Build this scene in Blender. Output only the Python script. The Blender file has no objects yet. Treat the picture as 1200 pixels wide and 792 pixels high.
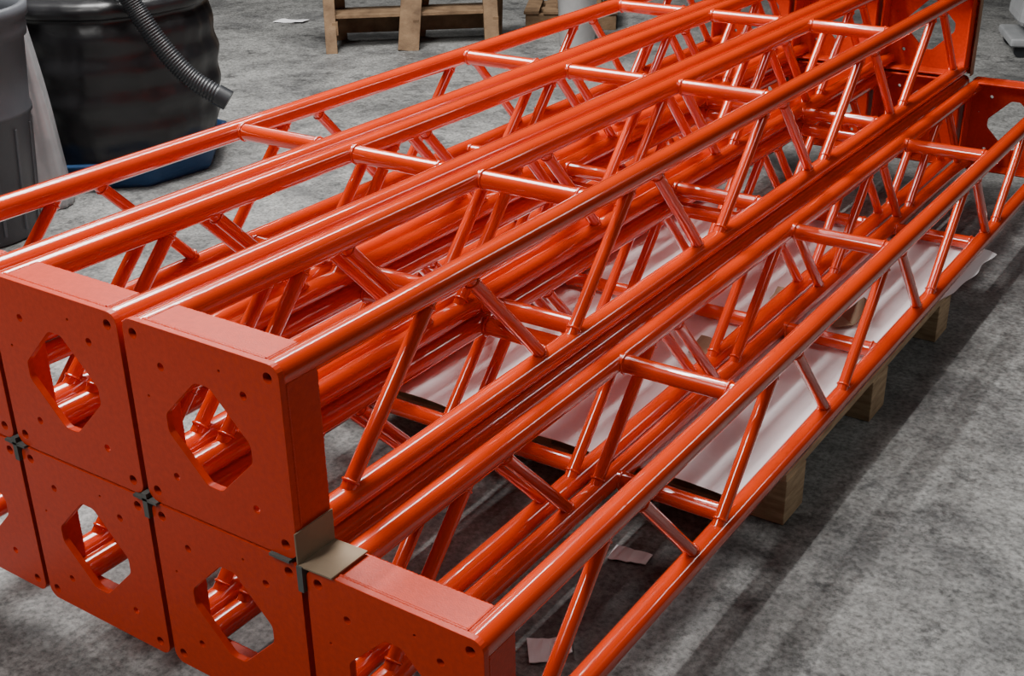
import bpy, bmesh, math, random
from mathutils import Vector, Matrix, noise
random.seed(4)
# ---- real-world dimensions (metres)
w=0.30; r=0.026            # chord centre spacing, chord radius
R=.9669; P=.3673; V=.3582  # rung spacing, sideways pitch, vertical pitch
ZT=V+w+r+.147              # height of top chord axes above the floor

# ---------------- materials
def mat(name):
    m=bpy.data.materials.new(name); m.use_nodes=True
    return m,m.node_tree,m.node_tree.nodes["Principled BSDF"]
def N(nt,t,**kw):
    n=nt.nodes.new(t)
    for k,v in kw.items():
        if k in n.inputs: n.inputs[k].default_value=v
        else: setattr(n,k,v)
    return n
def ramp(nt,stops):
    n=nt.nodes.new("ShaderNodeValToRGB"); el=n.color_ramp.elements
    while len(el)<len(stops): el.new(.5)
    for e_,(p,c_) in zip(el,stops): e_.position=p; e_.color=(*c_,1)
    return n
def simple(name,c1,c2,scale=20,rough=.5,bump=.1,bscale=60,metal=0,coat=0,stretch=None,spec=.5,coatr=.05):
    m,nt,b=mat(name)
    tc=N(nt,"ShaderNodeTexCoord"); src=tc.outputs["Object"]
    if stretch:
        mp=N(nt,"ShaderNodeMapping"); mp.inputs["Scale"].default_value=stretch
        nt.links.new(src,mp.inputs[0]); src=mp.outputs[0]
    n=N(nt,"ShaderNodeTexNoise",Scale=scale,Detail=5.0); nt.links.new(src,n.inputs["Vector"])
    rp=ramp(nt,[(.3,c1),(.7,c2)]); nt.links.new(n.outputs["Fac"],rp.inputs[0]); nt.links.new(rp.outputs[0],b.inputs["Base Color"])
    n2=N(nt,"ShaderNodeTexNoise",Scale=bscale,Detail=3.0); nt.links.new(src,n2.inputs["Vector"])
    bp=N(nt,"ShaderNodeBump",Strength=bump,Distance=.01); nt.links.new(n2.outputs["Fac"],bp.inputs["Height"]); nt.links.new(bp.outputs[0],b.inputs["Normal"])
    b.inputs["Roughness"].default_value=rough; b.inputs["Metallic"].default_value=metal; b.inputs["Coat Weight"].default_value=coat
    b.inputs["Coat Roughness"].default_value=coatr; b.inputs["Specular IOR Level"].default_value=spec
    return m
red=simple("red_gloss_paint",(.62,.036,.002),(.71,.046,.003),scale=6,rough=.2,bump=.008,bscale=90,coat=1,spec=.5,coatr=.035)
redp=simple("red_plate_paint",(.52,.029,.003),(.62,.039,.005),scale=90,rough=.40,bump=.07,bscale=320,coat=.1,spec=.22,coatr=.3)
wood=simple("pallet_wood",(.36,.23,.13),(.60,.42,.25),scale=14,rough=.8,bump=.3,stretch=(1,1,6))
wood2=simple("trestle_wood",(.09,.05,.024),(.22,.135,.07),scale=10,rough=.8,bump=.3)
card=simple("cardboard",(.24,.17,.11),(.31,.23,.15),scale=12,rough=.85,bump=.05)
cardg=simple("grey_rubber_felt",(.08,.085,.08),(.15,.15,.14),scale=12,rough=.9,bump=.1)
paper=simple("white_foam_paper",(.80,.79,.82),(.92,.91,.93),scale=5,rough=.7,bump=.4,bscale=11)
blackp=simple("black_plastic",(.005,.005,.006),(.013,.013,.015),scale=5,rough=.36,bump=.5,bscale=6)
hosem=simple("hose_rubber",(.010,.011,.014),(.018,.02,.023),scale=8,rough=.42,bump=.05)
greyp=simple("grey_plastic",(.05,.053,.062),(.075,.08,.09),scale=5,rough=.5,bump=.05)
bluep=simple("blue_plastic",(.012,.04,.12),(.02,.075,.19),scale=5,rough=.45,bump=.1)
clearp=simple("milky_plastic",(.20,.21,.22),(.30,.30,.31),scale=6,rough=.3,bump=.4,bscale=9,coat=.3)
whitep=simple("white_plastic",(.5,.5,.5),(.62,.62,.62),scale=9,rough=.45,bump=.1)
mach=simple("machine_grey",(.30,.31,.32),(.38,.39,.40),scale=9,rough=.4,bump=.05,metal=.2)
wallm=simple("painted_block",(.10,.10,.10),(.14,.14,.14),scale=3,rough=.8,bump=.1)
ceilm=simple("ceiling_deck",(.05,.05,.05),(.08,.08,.08),scale=3,rough=.8,bump=.1)
fl,nt,b=mat("concrete_floor")
tc=N(nt,"ShaderNodeTexCoord")
def nz(scale,detail=6,rough=.6,dist=0,off=0):
    n=N(nt,"ShaderNodeTexNoise",Scale=scale,Detail=detail,Roughness=rough,Distortion=dist)
    mp=N(nt,"ShaderNodeMapping"); mp.inputs["Location"].default_value=(off,off*.7,off*.3)
    nt.links.new(tc.outputs["Object"],mp.inputs[0]); nt.links.new(mp.outputs[0],n.inputs["Vector"]); return n
n1=nz(.9,6,.6,0,2); n2=nz(20,10,.75,0,3); n3=nz(75,5,.75); n4=nz(2.2,12,.72,.3,9); n5=nz(5.5,12,.78,.1,5)
r1=ramp(nt,[(.32,(.13,.13,.127)),(.5,(.20,.20,.195)),(.70,(.25,.25,.245))]); nt.links.new(n1.outputs["Fac"],r1.inputs[0])
r2=ramp(nt,[(.38,(.72,.72,.72)),(.56,(1.05,1.05,1.05))]); nt.links.new(n2.outputs["Fac"],r2.inputs[0])
r3=ramp(nt,[(.36,(.42,.42,.42)),(.52,(1.0,1.0,1.0)),(.68,(1.45,1.45,1.45))]); nt.links.new(n3.outputs["Fac"],r3.inputs[0])
r4=ramp(nt,[(.40,(.55,.55,.56)),(.47,(.82,.82,.82)),(.56,(1.15,1.15,1.14))]); nt.links.new(n4.outputs["Fac"],r4.inputs[0])
r5=ramp(nt,[(.38,(.45,.45,.46)),(.45,(1,1,1))]); nt.links.new(n5.outputs["Fac"],r5.inputs[0])
last=r1.outputs[0]
for rr in (r2,r3,r4,r5):
    mx=N(nt,"ShaderNodeMix",data_type='RGBA',blend_type='MULTIPLY'); mx.inputs[0].default_value=1
    nt.links.new(last,mx.inputs[6]); nt.links.new(rr.outputs[0],mx.inputs[7]); last=mx.outputs[2]
nt.links.new(last,b.inputs["Base Color"])
rr=ramp(nt,[(.3,(.4,)*3),(.7,(.75,)*3)]); nt.links.new(n2.outputs["Fac"],rr.inputs[0]); nt.links.new(rr.outputs[0],b.inputs["Roughness"])
bp=N(nt,"ShaderNodeBump",Strength=.4,Distance=.004); nt.links.new(n3.outputs["Fac"],bp.inputs["Height"]); nt.links.new(bp.outputs[0],b.inputs["Normal"])

# ---------------- mesh helper
class B:
    def __init__(s,mats): s.bm=bmesh.new(); s.mats=mats
    def faces(s,vs,fs,mi=0,smooth=False):
        v=[s.bm.verts.new(p) for p in vs]
        for f in fs:
            try:
                x=s.bm.faces.new([v[i] for i in f]); x.material_index=mi; x.smooth=smooth
            except ValueError: pass
    def rings(s,rings,mi=0,smooth=True,cap=True,closed=False):
        n=len(rings[0]); vs=[p for rg in rings for p in rg]; fs=[]
        m=len(rings)
        for i in range(m if closed else m-1):
            j2=(i+1)%m
            for j in range(n):
                fs.append((i*n+j,i*n+(j+1)%n,j2*n+(j+1)%n,j2*n+j))
        s.faces(vs,fs,mi,smooth)
        if cap and not closed:
            for rg in (rings[0],rings[-1]): s.faces(rg,[tuple(range(n))],mi,False)
    def tube(s,a,b_,prof,seg=20,mi=0,cap=True):
        a=Vector(a);b_=Vector(b_);d=(b_-a).normalized(); qd=d.to_track_quat('Z','Y')
        ux=qd@Vector((1,0,0)); uy=qd@Vector((0,1,0))
        s.rings([[a+d*t+(ux*math.cos(k*2*math.pi/seg)+uy*math.sin(k*2*math.pi/seg))*rad for k in range(seg)] for t,rad in prof],mi,True,cap)
    def cyl(s,a,b_,rad,seg=20,mi=0,cap=True):
        s.tube(a,b_,[(0,rad),((Vector(b_)-Vector(a)).length,rad)],seg,mi,cap)
    def bead(s,a,b_,rad=.0042,mi=0):
        L=(Vector(b_)-Vector(a)).length; n=int(L/.0028)
        s.tube(a,b_,[(L*i/n,rad*(1+.14*math.sin(i*2.3)+.05*math.sin(i*.7))) for i in range(n+1)],7,mi)
    def ringbead(s,c,d,rad,br=.0038,mi=0):
        c=Vector(c);d=Vector(d).normalized();qd=d.to_track_quat('Z','Y')
        ux=qd@Vector((1,0,0)); uy=qd@Vector((0,1,0)); n=36; rg=[]
        for k in range(n):
            t=k*2*math.pi/n; u=ux*math.cos(t)+uy*math.sin(t); b2=br*(1+.2*math.sin(k*2.1))
            rg.append([c+u*(rad+b2*math.cos(j*math.pi/3))+d*b2*math.sin(j*math.pi/3) for j in range(6)])
        s.rings(rg,mi,True,False,True)
    def box(s,c,size,rot=None,mi=0,bev=0.0):
        c=Vector(c);m=rot if rot else Matrix.Identity(3)
        x,y,z=[k/2 for k in size]
        if bev<=0:
            vs=[c+m@Vector((a*x,b_*y,g*z)) for a in(-1,1) for b_ in(-1,1) for g in(-1,1)]
            s.faces(vs,[(0,1,3,2),(4,6,7,5),(0,4,5,1),(2,3,7,6),(0,2,6,4),(1,5,7,3)],mi)
        else:
            t=bmesh.new(); bmesh.ops.create_cube(t,size=1)
            for v in t.verts: v.co=Vector((v.co.x*2*x,v.co.y*2*y,v.co.z*2*z))
            bmesh.ops.bevel(t,geom=t.edges[:],offset=bev,segments=3,affect='EDGES',profile=.6)
            t.verts.index_update()
            s.faces([c+m@v.co for v in t.verts],[[v.index for v in f.verts] for f in t.faces],mi); t.free()
    def add_mesh(s,me,mtx,mi=0):
        s.faces([mtx@v.co for v in me.vertices],[tuple(p.vertices) for p in me.polygons],mi)
    def done(s,name,loc=(0,0,0),link=True,rotz=0):
        bmesh.ops.recalc_face_normals(s.bm,faces=s.bm.faces[:])
        me=bpy.data.meshes.new(name); s.bm.to_mesh(me); s.bm.free()
        for m_ in s.mats: me.materials.append(m_)
        if not link: return me
        ob=bpy.data.objects.new(name,me); ob.location=loc; ob.rotation_euler[2]=rotz; bpy.context.collection.objects.link(ob); return ob
def lathe(b,c,prof,seg=48,mi=0,wob=0,cap=True,freq=3,ph=0,zf=2):
    rg=[]
    for z,rad in prof:
        row=[]
        for k in range(seg):
            t=2*math.pi*k/seg; rr=rad
            if wob:
                p=Vector((math.cos(t)*freq,math.sin(t)*freq,z*freq*zf+ph)); rr+=wob*noise.noise(p)+.5*wob*noise.noise(p*2.7)
            row.append(Vector(c)+Vector((rr*math.cos(t),rr*math.sin(t),z)))
        rg.append(row)
    b.rings(rg,mi,True,cap)

# ---------------- end plate as filled 2D curve with holes
def plate_mesh():
    cu=bpy.data.curves.new("platecurve",'CURVE'); cu.dimensions='2D'; cu.fill_mode='BOTH'; cu.extrude=.0055; cu.bevel_depth=.0009; cu.bevel_resolution=1
    def poly(pts):
        sp=cu.splines.new('POLY'); sp.points.add(len(pts)-1)
        for i,(x,y) in enumerate(pts): sp.points[i].co=(x,y,0,1)
        sp.use_cyclic_u=True
    h=w/2+r; cr=.022
    def rounded(pts,rad,n=6):
        out=[]
        for i,p in enumerate(pts):
            p=Vector(p);a=(Vector(pts[i-1])-p);b_=(Vector(pts[(i+1)%len(pts)])-p)
            ang=a.angle(b_); t=rad/math.tan(ang/2); a.normalize();b_.normalize()
            c_=p+(a+b_).normalized()*(rad/math.sin(ang/2)); s0=p+a*t-c_; s1=p+b_*t-c_
            a0=math.atan2(s0.y,s0.x);a1=math.atan2(s1.y,s1.x)
            da=(a1-a0+math.pi)%(2*math.pi)-math.pi
            for k in range(n+1): out.append((c_.x+rad*math.cos(a0+da*k/n),c_.y+rad*math.sin(a0+da*k/n)))
        return out
    poly(rounded([(-h,-h),(h,-h),(h,h),(-h,h)],cr))
    g=.098; k=.017
    poly(rounded([(-g,-k),(-g,k),(-k,g),(k,g),(g,k),(g,-k),(k,-g),(-k,-g)],.020,4))
    def circ(x,y,rad): poly([(x+rad*math.cos(t*math.pi/9),y+rad*math.sin(t*math.pi/9)) for t in range(18)])
    for sx in(-1,1):
        for sy in(-1,1):
            circ(sx*(h-.024),sy*(h-.024),.0100); circ(sx*.094,sy*.105,.0080)
    circ(.045,.135,.0035); circ(-.135,.04,.0035)
    ob=bpy.data.objects.new("pc",cu); bpy.context.collection.objects.link(ob)
    bpy.context.view_layer.update()
    me=bpy.data.meshes.new_from_object(ob.evaluated_get(bpy.context.evaluated_depsgraph_get()))
    bpy.data.objects.remove(ob); return me
pm=plate_mesh()
L=4*R; Y0=.012; Y1=L-.012
t=B([red,redp])
cx,cz=-w/2,-w/2
RX=Matrix.Rotation(math.pi/2,4,'X')
t.add_mesh(pm,Matrix.Translation((cx,.006,cz))@RX,1); t.add_mesh(pm,Matrix.Translation((cx,L-.006,cz))@RX,1)
for x in(0,-w):
    for z in(0,-w): t.cyl((x,Y0,z),(x,Y1,z),r,28,0,False)
GD=.085
for y0,y1,ys in((Y0,GD,1),(L-GD,Y1,-1)):
    ym=(y0+y1)/2; yr=GD if ys>0 else L-GD; yf=y0+.002 if ys>0 else y1-.002
    off=r-.006
    for sx in(0,1):
        X=off if sx==0 else -w-off
        t.box((X,ym,cz),(.009,y1-y0,w-.02),mi=1)
        t.bead((X,yr,-w+.016),(X,yr,-.016),.0042,1)
        xo=X+(.0045 if sx==0 else -.0045); t.bead((xo,yf,-w+.012),(xo,yf,-.012),.0036,1)
    for sz in(0,1):
        Zz=off if sz==0 else -w-off
        t.box((cx,ym,Zz),(w-.02,y1-y0,.009),mi=1)
        t.bead((-w+.016,yr,Zz),(-.016,yr,Zz),.0045,1)
        zo=Zz+(.0045 if sz==0 else -.0045); t.bead((-w+.012,yf,zo),(-.012,yf,zo),.004,1)
        for sx in(0,1):
            xx=-.014 if sx==0 else -w+.014
            t.bead((xx,y0,Zz+(.003 if sz==0 else -.003)),(xx,y1,Zz+(.003 if sz==0 else -.003)),.003,1)
a_=.1; hb=(L-2*a_)/10; br=.0145
for x in(0,-w):
    for i in range(10):
        y0=a_+i*hb+.04;y1=a_+(i+1)*hb-.04
        z0,z1=(-w,0) if i%2==0 else (0,-w)
        A_=Vector((x,y0,z0));C_=Vector((x,y1,z1)); t.cyl(A_,C_,br,16)
        d=(C_-A_).normalized(); f=(r+.003)/abs(d.z)
        t.ringbead(A_+d*f,d,br,.003); t.ringbead(C_-d*f,d,br,.003)
for n in(1,2,3):
    for z in(0,-w):
        t.cyl((-w,n*R,z),(0,n*R,z),.0215,22); t.ringbead((-r-.001,n*R,z),(1,0,0),.0215,.0036); t.ringbead((-w+r+.001,n*R,z),(1,0,0),.0215,.0036)
tm=t.done("box_truss",link=False)
for x,z in [(-2*P,0),(-P,0),(0,0),(-2*P,-V),(-P,-V),(0,-V),(P,-V)]:
    ob=bpy.data.objects.new("box_truss",tm); ob.location=(x,0,z+ZT); bpy.context.collection.objects.link(ob)

# ---------------- cardboard / spacers
gapz=max(V-w-2*r,.004); gapx=max(P-w-2*r,.003)
b=B([card])
xo=r+.003; zt=ZT-V+r+.002
b.box((xo,.040,zt+.030),(.003,.09,.06)); b.box((xo+.036,.040,zt+.001),(.073,.09,.003),Matrix.Rotation(-.03,3,'Y'))
b.done("cardboard_edge_protector")
b=B([card]); b.box((r+.010,L-.02,ZT-w/2),(.004,.035,w+2*r)); b.box((r-.004,L+.004,ZT-w/2),(.03,.003,w+2*r)); b.done("cardboard_end_strip")
for xx in (-P+(P-w)/2,-2*P+(P-w)/2):
    b=B([cardg]); zc=ZT-V/2-w/2
    b.box((xx,.03,zc),(.06,.075,gapz*.8)); b.box((xx,.03,zc-.012),(gapx*.8,.075,.05)); b.done("rubber_spacer")
b=B([cardg]); b.box((P-w-r-gapx/2,.03,ZT-V+r-.022),(gapx*.8,.075,.05)); b.box((-.01,.03,ZT-V/2-w/2),(.045,.075,gapz*.8)); b.done("rubber_spacer")

# ---------------- pallet under the stack
y1,y3,xr=1.30,2.50,.385
xl=xr-1.45; b=B([wood]); ys=[y1,(y1+y3)/2,y3]
for yy in ys:
    for xx in (xr-.07,(xl+xr)/2,xl+.07): b.box((xx,yy,.062),(.14,.12,.090),bev=.003)
    b.box(((xl+xr)/2,yy,.114),(xr-xl,.12,.018),bev=.002)
    b.box(((xl+xr)/2,yy,.010),(xr-xl,.12,.018),bev=.002)
nb=9
for i in range(nb):
    xx=xl+.06+(xr-xl-.12)*i/(nb-1); b.box((xx,(y1+y3)/2,.1315),(.115,y3-y1+.12,.018),bev=.002)
b.done("wooden_pallet")
def sheet(name,x0,x1,ya,yb,z,m_,nx=60,ny=80,amp=.004,edge=.03,seed=0):
    vs=[];fs=[]
    for i in range(nx+1):
        for j in range(ny+1):
            u=i/nx;v=j/ny
            ex=edge*(noise.noise(Vector((v*4,seed,1)))+.5*noise.noise(Vector((v*13,seed,1)))); ey=edge*noise.noise(Vector((u*5,seed,7)))
            x=x0+(x1-x0)*u+ex*u+ (.12*max(0,v-.5)*u);y=ya+(yb-ya)*v+ey*(v*2-1)
            zz=z+amp*abs(noise.noise(Vector((x*6,y*6,seed))))
            if x>.39: zz-=(x-.39)*.35
            vs.append((x,y,zz))
    for i in range(nx):
        for j in range(ny):
            k=i*(ny+1)+j; fs.append((k,k+ny+1,k+ny+2,k+1))
    b=B([m_]); b.faces(vs,fs,0,True); return b.done(name)
sheet("foam_paper_sheet",xl-.02,.362,1.08,2.95,.1415,paper)
def scrap(name,x,y,z,m_,sx,sy,rot,fold=.5):
    b=B([m_]); n=8; vs=[];fs=[]
    for i in range(n+1):
        for j in range(2):
            u=i/n-.5
            vs.append(((u+.05*(j-.5))*sx,(j-.5)*sy*(1-.3*u),.003+fold*abs(u)*sx*(1 if u>0 else .25)+.003*random.random()))
    for i in range(n): k=i*2; fs.append((k,k+2,k+3,k+1))
    b.faces(vs,fs); ob=b.done(name,(x,y,z),rotz=rot)
    md=ob.modifiers.new("thick",'SOLIDIFY'); md.thickness=.002; md.offset=1
scrap("cardboard_scrap",.20,2.13,.147,card,.14,.08,.9,.7)
scrap("cardboard_scrap",-.05,1.75,.147,card,.11,.11,.2,.5)
scrap("cardboard_scrap",-.03,2.20,.147,card,.09,.06,1.8,.2)
scrap("paper_scrap",.16,.55,0,paper,.09,.07,.7,.35)
scrap("paper_scrap",.14,.93,0,paper,.09,.05,.2,.02)
scrap("paper_scrap",-4.9,5.2,0,paper,.22,.1,.3,.1)

# ---------------- trash can, drum, hose
b=B([greyp]); k_=1.18
def S(p): return [(z*k_,rd*k_) for z,rd in p]
lathe(b,(0,0,0),S([(0,.20),(.01,.21),(.40,.245),(.405,.252),(.42,.252),(.43,.247),(.64,.265),(.645,.275),(.67,.278),(.70,.278),(.705,.288),(.74,.29),(.745,.28),(.745,.27),(.70,.262),(.05,.205)]),56)
for s_ in(-1,1):
    b.box((s_*.335,0,.71),(.05,.12,.03),bev=.008); b.box((s_*.358,0,.67),(.02,.14,.09),bev=.008)
for k in range(16):
    t_=k*math.pi/8; b.box((.268*math.cos(t_),.268*math.sin(t_),.24),(.012,.012,.40),Matrix.Rotation(t_,3,'Z')@Matrix.Rotation(.085,3,'Y'),bev=.003)
b.done("grey_trash_can",(-3.08,1.44,0),rotz=-.5)
b=B([blackp])
prof=[(.03,.40)]+[(.03+.66*i/60,.40+.06*math.sin(i/60*2.2)+.006*math.sin(i/60*30)) for i in range(1,61)]+[(.70,.452),(.705,.468),(.73,.474),(.755,.468),(.765,.452),(.775,.43),(.765,.41),(.74,.40),(.735,.05)]
lathe(b,(0,0,.03),prof,120,0,.018,zf=.9,freq=2.6)
drum=b.done("black_bagged_drum",(-3.30,2.39,0))
b=B([bluep])
lathe(b,(0,0,0),[(0,.41),(.02,.43),(.10,.455),(.11,.48),(.125,.48),(.125,.455),(.03,.41),(.018,.05)],8)
tray=b.done("blue_tray",(0,0,0),rotz=.3); tray.parent=drum
b=B([clearp]); lathe(b,(0,0,0),[(.0,.12)]+[(.74*i/60+.005,.13-.08*(i/60)**1.3) for i in range(61)]+[(.76,.03),(.77,.01)],90,0,.018,freq=1.9,zf=.5)
b.done("plastic_film_sack",(-3.14,1.81,0))
ctrl=[Vector(p) for p in [(-2.514,2.321,.407),(-2.628,2.243,.500),(-2.714,2.184,.630),(-2.777,2.141,.766),(-2.83,2.12,.88),(-2.95,2.19,.96),(-3.15,2.31,.94),(-3.25,2.37,.80)]]
pts=[]
for i in range(len(ctrl)-1):
    p0=ctrl[max(i-1,0)];p1=ctrl[i];p2=ctrl[i+1];p3=ctrl[min(i+2,len(ctrl)-1)]
    for k in range(14):
        s_=k/14; pts.append(.5*((2*p1)+(p2-p0)*s_+(2*p0-5*p1+4*p2-p3)*s_*s_+(3*p1-p0-3*p2+p3)*s_**3))
b=B([hosem]); rg=[]
for i in range(len(pts)-1):
    d=(pts[i+1]-pts[i]).normalized();qd=d.to_track_quat('Z','Y')
    for h_,rr_ in((0,.035),(.35,.041),(.65,.041)):
        c_=pts[i].lerp(pts[i+1],h_); rg.append([c_+(qd@Vector((math.cos(k*math.pi/8),math.sin(k*math.pi/8),0)))*(rr_ if i>5 else .043) for k in range(16)])
b.rings(rg); b.done("corrugated_vacuum_hose")

# ---------------- background wood
Ls=1.08; b=B([wood2]); H=.46
b.box((Ls/2,0,H),(Ls+.3,.16,.06),bev=.004); b.box((Ls/2,0,H-.08),(Ls+.1,.045,.12),bev=.004)
for xx,tw in((.04,.07),(Ls*.5,.13),(Ls-.04,.09)):
    for s_ in(-1,1):
        b.box((xx+.03*s_,s_*.13,H/2-.02),(tw,.045,H),Matrix.Rotation(s_*.32,3,'X')@Matrix.Rotation(.12 if tw>.1 else 0,3,'Y'),bev=.003)
    b.box((xx,0,.14),(.035,.34,.08),bev=.003)
b.box((Ls/2,.16,.10),(Ls,.03,.10),bev=.003); b.box((Ls/2,.0,.205),(Ls*.95,.26,.022),bev=.003)
b.done("wooden_sawhorse",(-4.135,4.74,0),rotz=.709)
b=B([wood2])
for i in range(3): b.box((0,(i-1)*.22,.05),(.6,.06,.10),bev=.004)
for i in range(5): b.box(((i-2)*.13,0,.112),(.10,.52,.02),bev=.003)
b.box((.05,0,.17),(.3,.3,.09),bev=.004)
b.done("small_wooden_skid",(-3.2,6.15,0),rotz=.5)
b=B([whitep]); lathe(b,(0,0,0),[(0,.10),(.01,.11),(.36,.125),(.37,.135),(.42,.135),(.425,.125),(.425,.11),(.03,.09)],40); b.done("white_plastic_bucket",(-2.80,5.55,0))
b=B([mach,hosem])
b.box((.22,0,.36),(.50,.45,.46),Matrix.Rotation(.18,3,'Y'),bev=.07); b.box((.2,0,.09),(.58,.46,.05),bev=.02); b.box((.1,-.1,.68),(.3,.25,.2),Matrix.Rotation(.5,3,'Y'),bev=.03)
for sx in(-.02,.42):
    for sy in(-.18,.18): b.cyl((sx,sy-.02,.04),(sx,sy+.02,.04),.04,20,1)
b.done("floor_machine",(-.42,6.75,0),rotz=.4)

# ---------------- room
def slab(name,c,size,m_):
    b=B([m_]); b.box((0,0,0),size); return b.done(name,c)
slab("floor",(0,5,-.05),(24,26,.1),fl)
slab("ceiling",(0,5,5.3),(24,26,.1),ceilm)
slab("wall_left",(-12.05,5,2.6),(.1,26,5.3),wallm); slab("wall_right",(12.05,5,2.6),(.1,26,5.3),wallm)
slab("wall_back",(0,18.05,2.6),(24.2,.1,5.3),wallm); slab("wall_front",(0,-8.05,2.6),(24.2,.1,5.3),wallm)
def fixture(x,y,E,sx=.3,sy=2.4,z=4.6):
    b=B([greyp]); b.box((0,0,.05),(sx+.06,sy+.06,.08),bev=.01); b.box((0,sy*.3,.37),(.02,.02,.6)); b.box((0,-sy*.3,.37),(.02,.02,.6)); fx=b.done("ceiling_light",(x,y,z))
    l=bpy.data.lights.new("lamp",'AREA'); l.shape='RECTANGLE'; l.size=sx; l.size_y=sy; l.energy=E; l.color=(1,.98,.95)
    lo=bpy.data.objects.new("lamp",l); lo.location=(0,0,-.01); bpy.context.collection.objects.link(lo); lo.parent=fx
fixture(-2.9,2.1,520,2.0,2.2); fixture(-1.5,2.4,190,.14,4.2); fixture(3.2,1.5,45,1.0,3.0); fixture(-6.0,5.5,60); fixture(-1.2,-2.8,185,.5,2.4); fixture(4,7.5,50)
cam=bpy.data.cameras.new("camera"); co=bpy.data.objects.new("camera",cam); bpy.context.collection.objects.link(co)
psi,th,rho=.5985,.4431,-.0163
fw=Vector((-math.sin(psi)*math.cos(th),math.cos(psi)*math.cos(th),-math.sin(th))); rt=Vector((math.cos(psi),math.sin(psi),0)); up=rt.cross(fw)
rt,up=rt*math.cos(rho)+up*math.sin(rho), up*math.cos(rho)-rt*math.sin(rho)
co.matrix_world=Matrix(((rt[0],up[0],-fw[0],1.2579),(rt[1],up[1],-fw[1],-1.1796),(rt[2],up[2],-fw[2],.8612+ZT),(0,0,0,1)))
cam.lens=1455.08*36/1200; cam.sensor_width=36; bpy.context.scene.camera=co
wd=bpy.data.worlds.new("world"); bpy.context.scene.world=wd; wd.use_nodes=True; wd.node_tree.nodes["Background"].inputs[0].default_value=(.05,.05,.05,1)
